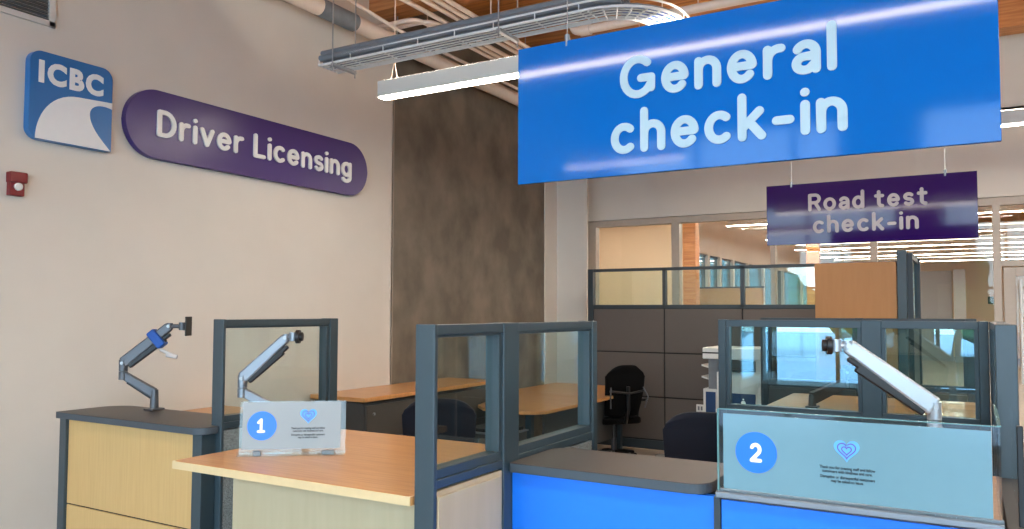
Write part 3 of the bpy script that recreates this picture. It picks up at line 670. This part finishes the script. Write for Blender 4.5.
# ================================================================== CHAIRS
def chair(label, mesh_back=False):
    t = thing('task_chair', label, 'chair', (0, 0, 0), 0, 'office task chairs')
    fab = MESHB if mesh_back else NAVY
    h0, h1 = (.52, 1.08) if mesh_back else (.50, 1.04)
    mb = MB(); n = 12; rows = 14; V = []
    for j in range(rows + 1):
        s = j / rows; z = h0 + (h1 - h0) * s
        w = (.235 if mesh_back else .265) * (1 - .16 * (1 - s) ** 2) * (1 - max(0, (s - .76) / .24) ** 3 * (.35 if mesh_back else .24))
        for i in range(n + 1):
            q = -1 + 2 * i / n
            y = -.24 - .05 * math.sin(s * 2.6) * (1 if mesh_back else .6) - .07 * s + .06 * q * q - (.0 if s < .9 else .02)
            zz = z - (.045 * abs(q) ** 3.5 if s > .8 else 0)
            V.append(Vector((q * w, y, zz)))
    th = .02 if mesh_back else .05
    m_ = n + 1; N_ = len(V)
    V2 = [v + Vector((0, -th, 0)) for v in V]
    F = []
    for j in range(rows):
        for i in range(n):
            a = j * m_ + i; F += [(a, a + 1, a + 1 + m_, a + m_), (N_ + a + m_, N_ + a + 1 + m_, N_ + a + 1, N_ + a)]
    for j in range(rows):
        a = j * m_; F.append((a, a + m_, N_ + a + m_, N_ + a)); a = j * m_ + n; F.append((a + m_, a, N_ + a, N_ + a + m_))
    for i in range(n):
        F.append((i + 1, i, N_ + i, N_ + i + 1)); a = rows * m_ + i; F.append((a, a + 1, N_ + a + 1, N_ + a))
    mb.add(V + V2, F); bk = mb.build('backrest', fab, t, bevel=.01, smooth=True)
    if mesh_back:
        mb = MB(); mb.tube([(0, -.30, .45), (0, -.37, .6), (0, -.37, .85)], .02, 10); mb.tube([(-.2, -.33, .80), (0, -.40, .78), (.2, -.33, .80)], .012, 8); mb.build('back_frame', BLACK, t, smooth=True)
        MB().tube([(-.19, -.345, .84), (-.22, -.40, .74), (-.20, -.36, .62)], .008, 8).tube([(.19, -.345, .84), (.22, -.40, .74), (.20, -.36, .62)], .008, 8).build('lumbar_bracket', DKMET, t, smooth=True)
    else:
        MB().tube([(0, -.12, .40), (0, -.32, .42), (0, -.345, .62)], .022, 10).build('back_frame', BLACK, t, smooth=True)
    MB().slab(rrect(-.245, .245, -.24, .24, .08), .43, .50).build('seat', fab, t, bevel=.02)
    for s in (-1, 1):
        MB().tube([(s * .2, 0, .42), (s * .29, 0, .45), (s * .30, -.02, .66)], .015, 10).build('armrest_post', BLACK, t, smooth=True)
        MB().slab(rrect(s * .30 - .04, s * .30 + .04, -.14, .14, .03), .66, .69).build('armrest', BLACK, t, bevel=.008)
    MB().tube([(0, 0, .09), (0, 0, .25)], .03, 14).tube([(0, 0, .25), (0, 0, .43)], .02, 14).build('gas_column', DKMET if mesh_back else BLACK, t, smooth=True)
    for k in range(5):
        a = 2 * math.pi * k / 5 + .3; c, s = math.cos(a), math.sin(a)
        lg = MB().tube([(0, 0, .10), (.15 * c, .15 * s, .095), (.30 * c, .30 * s, .07)], [.026, .02, .014], 8).build('leg', BLACK, t, smooth=True)
        MB().tube([(.3 * c - .028 * s, .3 * s + .028 * c, .03), (.3 * c + .028 * s, .3 * s - .028 * c, .03)], .03, 14).build('caster', BLACK, lg, smooth=True)
    return t
def put(o, x, y, rz): o.location = (x, y, 0); o.rotation_euler = (0, 0, rz)
c1 = chair('navy task chair with low rounded back behind the number 1 desk')
c2 = copy_tree(c1); c2['label'] = 'navy task chair behind the blue counter and frosted sign'
c3 = chair('black mesh high-back chair in profile by the grey partition', True)
put(c1, -3.42, 4.84, .52)
put(c2, -1.52, 5.12, .28)
put(c3, -3.48, 8.2, math.radians(48))

# ================================================================== PRINTER
t = thing('office_printer', 'tall white multifunction printer with dark blue doors before the grey partition', 'printer', (-2.1, 8.2, 0))
x0, x1, y0, y1 = -2.28, -1.84, 8.05, 8.6
B(x0, x1, y0, y1, .04, 1.04).build('body', WHITE, t, bevel=.008)
B(x0 - .14, x1, y0 - .02, y1, 1.17, 1.285).build('scanner_unit', WHITE, t, bevel=.01)
B(x0 + .22, x1, y0 + .04, y1, 1.04, 1.17).build('scanner_support', WHITE, t)
B(x0 - .139, x0 + .16, y0 - .023, y0 - .018, 1.225, 1.24).build('scanner_slot', BLACK, t)
MB().prism([(0, 0), (.09, .03), (.09, .12), (0, .11)], (x0 + .08, y0 - .02, 1.05), (0, -1, 0), (0, 0, 1), (.32, 0, 0)).build('control_panel', CHAR, t, bevel=.005)
for z in (.92, 1.04): MB().prism([(0, 0), (-.18, .05), (-.18, .065), (0, .02)], (x0, y0 + .08, z), (1, 0, 0), (0, 0, 1), (0, .35, 0)).build('output_tray', WHITE, t)
B(x0 - .10, x0, y0 + .05, y1 - .05, .85, 1.17).build('finisher', GREYC, t, bevel=.006)
B(x0 - .15, x0 - .01, y0 + .03, y1, .04, .86).build('side_cabinet', WHITE, t, bevel=.006)
B(x0 - .12, x0 - .02, y0 + .02, y0 + .03, .06, .83).build('side_door', PRNB, t)
for z0, z1 in ((.08, .30), (.31, .53), (.54, .83)):
    B(x0 + .02, x1 - .05, y0 - .008, y0, z0, z1).build('paper_drawer', PRNB, t, bevel=.004)
MB().prism(circ(x0 + .27, .74, .022, 20), (0, y0 - .0085, 0), (1, 0, 0), (0, 0, 1), (0, -.002, 0)).prism(circ(x0 + .27, .775, .008, 12), (0, y0 - .0085, 0), (1, 0, 0), (0, 0, 1), (0, -.002, 0)).build('symbol', INKB, t)

# ================================================================== CEILING SERVICES
# large sprinkler main running in depth along the left wall
t = thing('ceiling_pipe', 'thick white pipe with a grey length running along the left wall', 'pipe', (-4.6, 5, 4.16))
PX, PZ, PR = -4.62, 4.165, .073
MB().tube([(PX, 1.0, PZ), (PX, 9.35, PZ)], PR, 24).build('pipe', PIPEW, t, smooth=True)
MB().tube([(PX, 4.72, PZ), (PX, 5.15, PZ)], PR + .004, 24).build('coupling', GREYC, t, smooth=True)
for y in (3.6, 5.75, 8.2): MB().tube([(PX, y, PZ + PR), (PX, y, 4.99)], .006, 8).tube([(PX, y - .02, PZ), (PX, y + .02, PZ)], PR + .006, 24).build('hanger', GALV, t, smooth=True)
# conduit rack
t = thing('conduit_bundle', 'five parallel white conduits on a strut below the wooden ceiling', 'conduits', (-3.9, 6, 4.3))
def bend(pts, r_=.14, n=6):
    P = [Vector(p) for p in pts]; out = [P[0]]
    for i in range(1, len(P) - 1):
        a = (P[i - 1] - P[i]).normalized(); b = (P[i + 1] - P[i]).normalized()
        s = P[i] + a * r_; e = P[i] + b * r_
        for k in range(n + 1):
            q = k / n; out.append(s * (1 - q) ** 2 + P[i] * 2 * q * (1 - q) + e * q * q)
    return out + [P[-1]]
for k in range(6):
    x = -4.30 + .085 * k + (.06 if k > 2 else 0)
    if k in (0, 1):
        pts = bend([(x, 9.3, 4.30), (x, 5.62 + .1 * k, 4.30), (-4.78, 5.62 + .1 * k, 4.30)])
    elif k == 2:
        pts = bend([(x, 9.3, 4.30), (x, 5.1, 4.30), (x - .25, 4.4, 4.3)])
    else: pts = [(x, 9.3, 4.30), (x, 2.0, 4.30)]
    MB().tube(pts, .021, 12).build('conduit', PIPEW, t, smooth=True)
for y in (5.95, 8.6):
    MB().box(-4.45, -3.68, y - .02, y + .02, 4.235, 4.277).build('strut', PIPEW, t, bevel=.003)
    for x in (-4.42, -3.71): MB().tube([(x, y, 4.2), (x, y, 4.99)], .006, 8).build('threaded_rod', PIPEW, t, smooth=True)
t = thing('conduit', 'single thin white conduit alone between the bundle and the thick pipe', 'conduit', (-4.5, 6, 4.25))
MB().tube(bend([(-4.42, 9.3, 4.18), (-4.42, 5.5, 4.18), (-4.62, 5.0, 4.36)]), .016, 10).build('tube', PIPEW, t, smooth=True)
# cable tray: straight then turning away
t = thing('cable_tray', 'grey wire cable tray crossing under the ceiling toward the blue sign', 'cable tray', (-3, 4.3, 3.5))
ty0, ty1, tz = 4.20, 4.40, 3.445
xe = -1.95
def railpath(y, r_): 
    pts = [(-4.10, y, 0), (xe, y, 0)]; return pts
mb = MB()
R0 = .25
def tray_curve(off):
    """plan path offset sideways by off from the inner (far) rail"""
    cx, cy = xe, ty1 + R0; r_ = R0 + off
    pts = [(-4.10, ty1 - off)] + [(cx + r_ * math.sin(math.radians(a)), cy - r_ * math.cos(math.radians(a))) for a in range(0, 91, 10)]
    return pts + [(cx + r_, 9.3)]
for off in (0, .20):
    for dz in (0, .05):
        mb.tube([(x, y, tz + dz) for x, y in tray_curve(off)], .0075 if dz else .010, 8)
mb.build('side_rail', WHITE, t, smooth=True)
mb = MB()
for off in (.04, .08, .12, .16): mb.tube([(x, y, tz - .002) for x, y in tray_curve(off)], .0055, 6)
L = -4.10
while L < xe:
    mb.tube([(L, ty1, tz), (L, ty0, tz)], .005, 6); mb.tube([(L, ty0, tz), (L, ty0, tz + .05)], .004, 6); L += .3
for a in range(0, 91, 12):
    q = math.radians(a); cx, cy = xe, ty1 + R0
    mb.tube([(cx + R0 * math.sin(q), cy - R0 * math.cos(q), tz), (cx + (R0 + .20) * math.sin(q), cy - (R0 + .20) * math.cos(q), tz)], .006, 6)
y = ty1 + R0
while y < 9.2:
    mb.tube([(xe + R0, y, tz), (xe + R0 + .20, y, tz)], .006, 6)
    for dx in (0, .20): mb.tube([(xe + R0 + dx, y, tz), (xe + R0 + dx, y, tz + .05)], .004, 6)
    y += .1
mb.build('wire_grid', WHITE, t, smooth=True)
cab = []
for i, (off, dz, rad, m) in enumerate(((.03, .045, .026, GREYC), (.085, .045, .026, GREYC), (.14, .045, .026, GREYC), (.185, .055, .024, GREYC), (.06, .085, .024, GREYC), (.115, .085, .024, GREYC), (.165, .095, .024, GREYC))):
    MB().tube([(x, y + .004 * math.sin(k), tz + dz) for k, (x, y) in enumerate(tray_curve(off)[:1] + tray_curve(off)[1:3])] + [(xe + .2, ty1 - off + .05, tz + dz - .01)], rad, 10).build('cable', m, t, smooth=True)
for i in range(7):
    off = .02 + .026 * i
    MB().tube([(x, y, tz + .018) for x, y in tray_curve(off)[4:]], .012, 8).build('cable', BLUEC if i % 3 else GREYC, t, smooth=True)
for x in (-3.95, -2.55):
    mb = MB().box(x - .015, x + .015, ty0 - .02, ty1 + .02, tz - .03, tz - .008)
    for yy in (ty0 - .02, ty1 + .02): mb.tube([(x, yy, tz - .06), (x, yy, 4.99)], .005, 8)
    mb.build('trapeze_hanger', GALV, t)
# sprinkler branch behind the blue sign
t = thing('sprinkler_pipe', 'pale pipe with a drop elbow crossing above the blue sign', 'pipe', (-1, 6.6, 4.3))
MB().tube(bend([(-3.2, 6.6, 4.62), (-3.2, 6.6, 4.28), (5.0, 6.6, 4.28)], .08), .04, 16).build('pipe', PIPEW, t, smooth=True)
MB().tube([(-3.2, 6.6, 4.4), (-3.2, 6.6, 4.34)], .052, 16).tube([(-3.12, 6.6, 4.28), (-3.02, 6.6, 4.28)], .052, 16).build('elbow_collar', PIPEW, t, smooth=True)
MB().tube([(-3.2, 6.6, 4.62), (-3.2, 6.6, 4.99)], .03, 12).build('riser', PIPEW, t, smooth=True)
for x in (-2.0, 0.0): MB().tube([(x, 6.6, 4.3), (x, 6.6, 4.99)], .006, 8).build('hanger_rod', PIPEW, t, smooth=True)

# ================================================================== OFFICE BEYOND THE GLASS
t = thing('office_screen', 'low beige office screen seen through the second glazed bay', 'divider', (-3.6, 14, 0))
MB().box(-4.6, -3.35, 14.9, 14.96, .0, 2.1).build('fabric_panel', mat('tan_fabric', (190, 150, 100), .8, noise=.1), t, bevel=.005)
B(-4.62, -3.33, 14.89, 14.97, 2.1, 2.13).build('top_cap', FRAMED, t)
t = thing('wall_device', 'small dark box on the beige far wall seen beside the glazed door', 'device', (.55, 33.95, 2.0))
B(.48, .66, 33.93, 33.995, 1.98, 2.25).build('housing', BLACK, t, bevel=.01)
B(.51, .63, 33.922, 33.93, 2.05, 2.18).build('cover', CHAR, t)
# trees outside the street windows, mirrored in the glass
for i, (x, y) in enumerate(((-8.4, -23), (-4.4, -27), (-.6, -24))):
    t = thing('street_tree', ['green street tree outside the street windows, nearest the ICBC wall side', 'green street tree outside, farthest back of the row facing the street windows', 'green street tree outside facing the middle of the street windows'][i], 'tree', (x, y, 0), 0, 'street trees')
    MB().tube([(x, y, -.05), (x + .1, y, .9), (x, y, 2.0)], [.16, .12, .08], 10).build('trunk', BARK, t, smooth=True)
    mb = MB()
    for k in range(14):
        cx, cy, cz = x + random.uniform(-1.3, 1.3), y + random.uniform(-1.3, 1.3), 2.3 + random.uniform(-.9, 1.6); q = random.uniform(.6, 1.0)
        rings = 5; vs = []; fs = []
        for a in range(rings + 1):
            th = math.pi * a / rings
            for b_ in range(8):
                ph = 2 * math.pi * b_ / 8; rr_ = q * (1 + random.uniform(-.15, .15))
                vs.append((cx + rr_ * math.sin(th) * math.cos(ph), cy + rr_ * math.sin(th) * math.sin(ph), cz + rr_ * math.cos(th)))
        for a in range(rings):
            for b_ in range(8): fs.append((a * 8 + b_, a * 8 + (b_ + 1) % 8, (a + 1) * 8 + (b_ + 1) % 8, (a + 1) * 8 + b_))
        mb.add(vs, fs)
    mb.build('crown', LEAF, t)
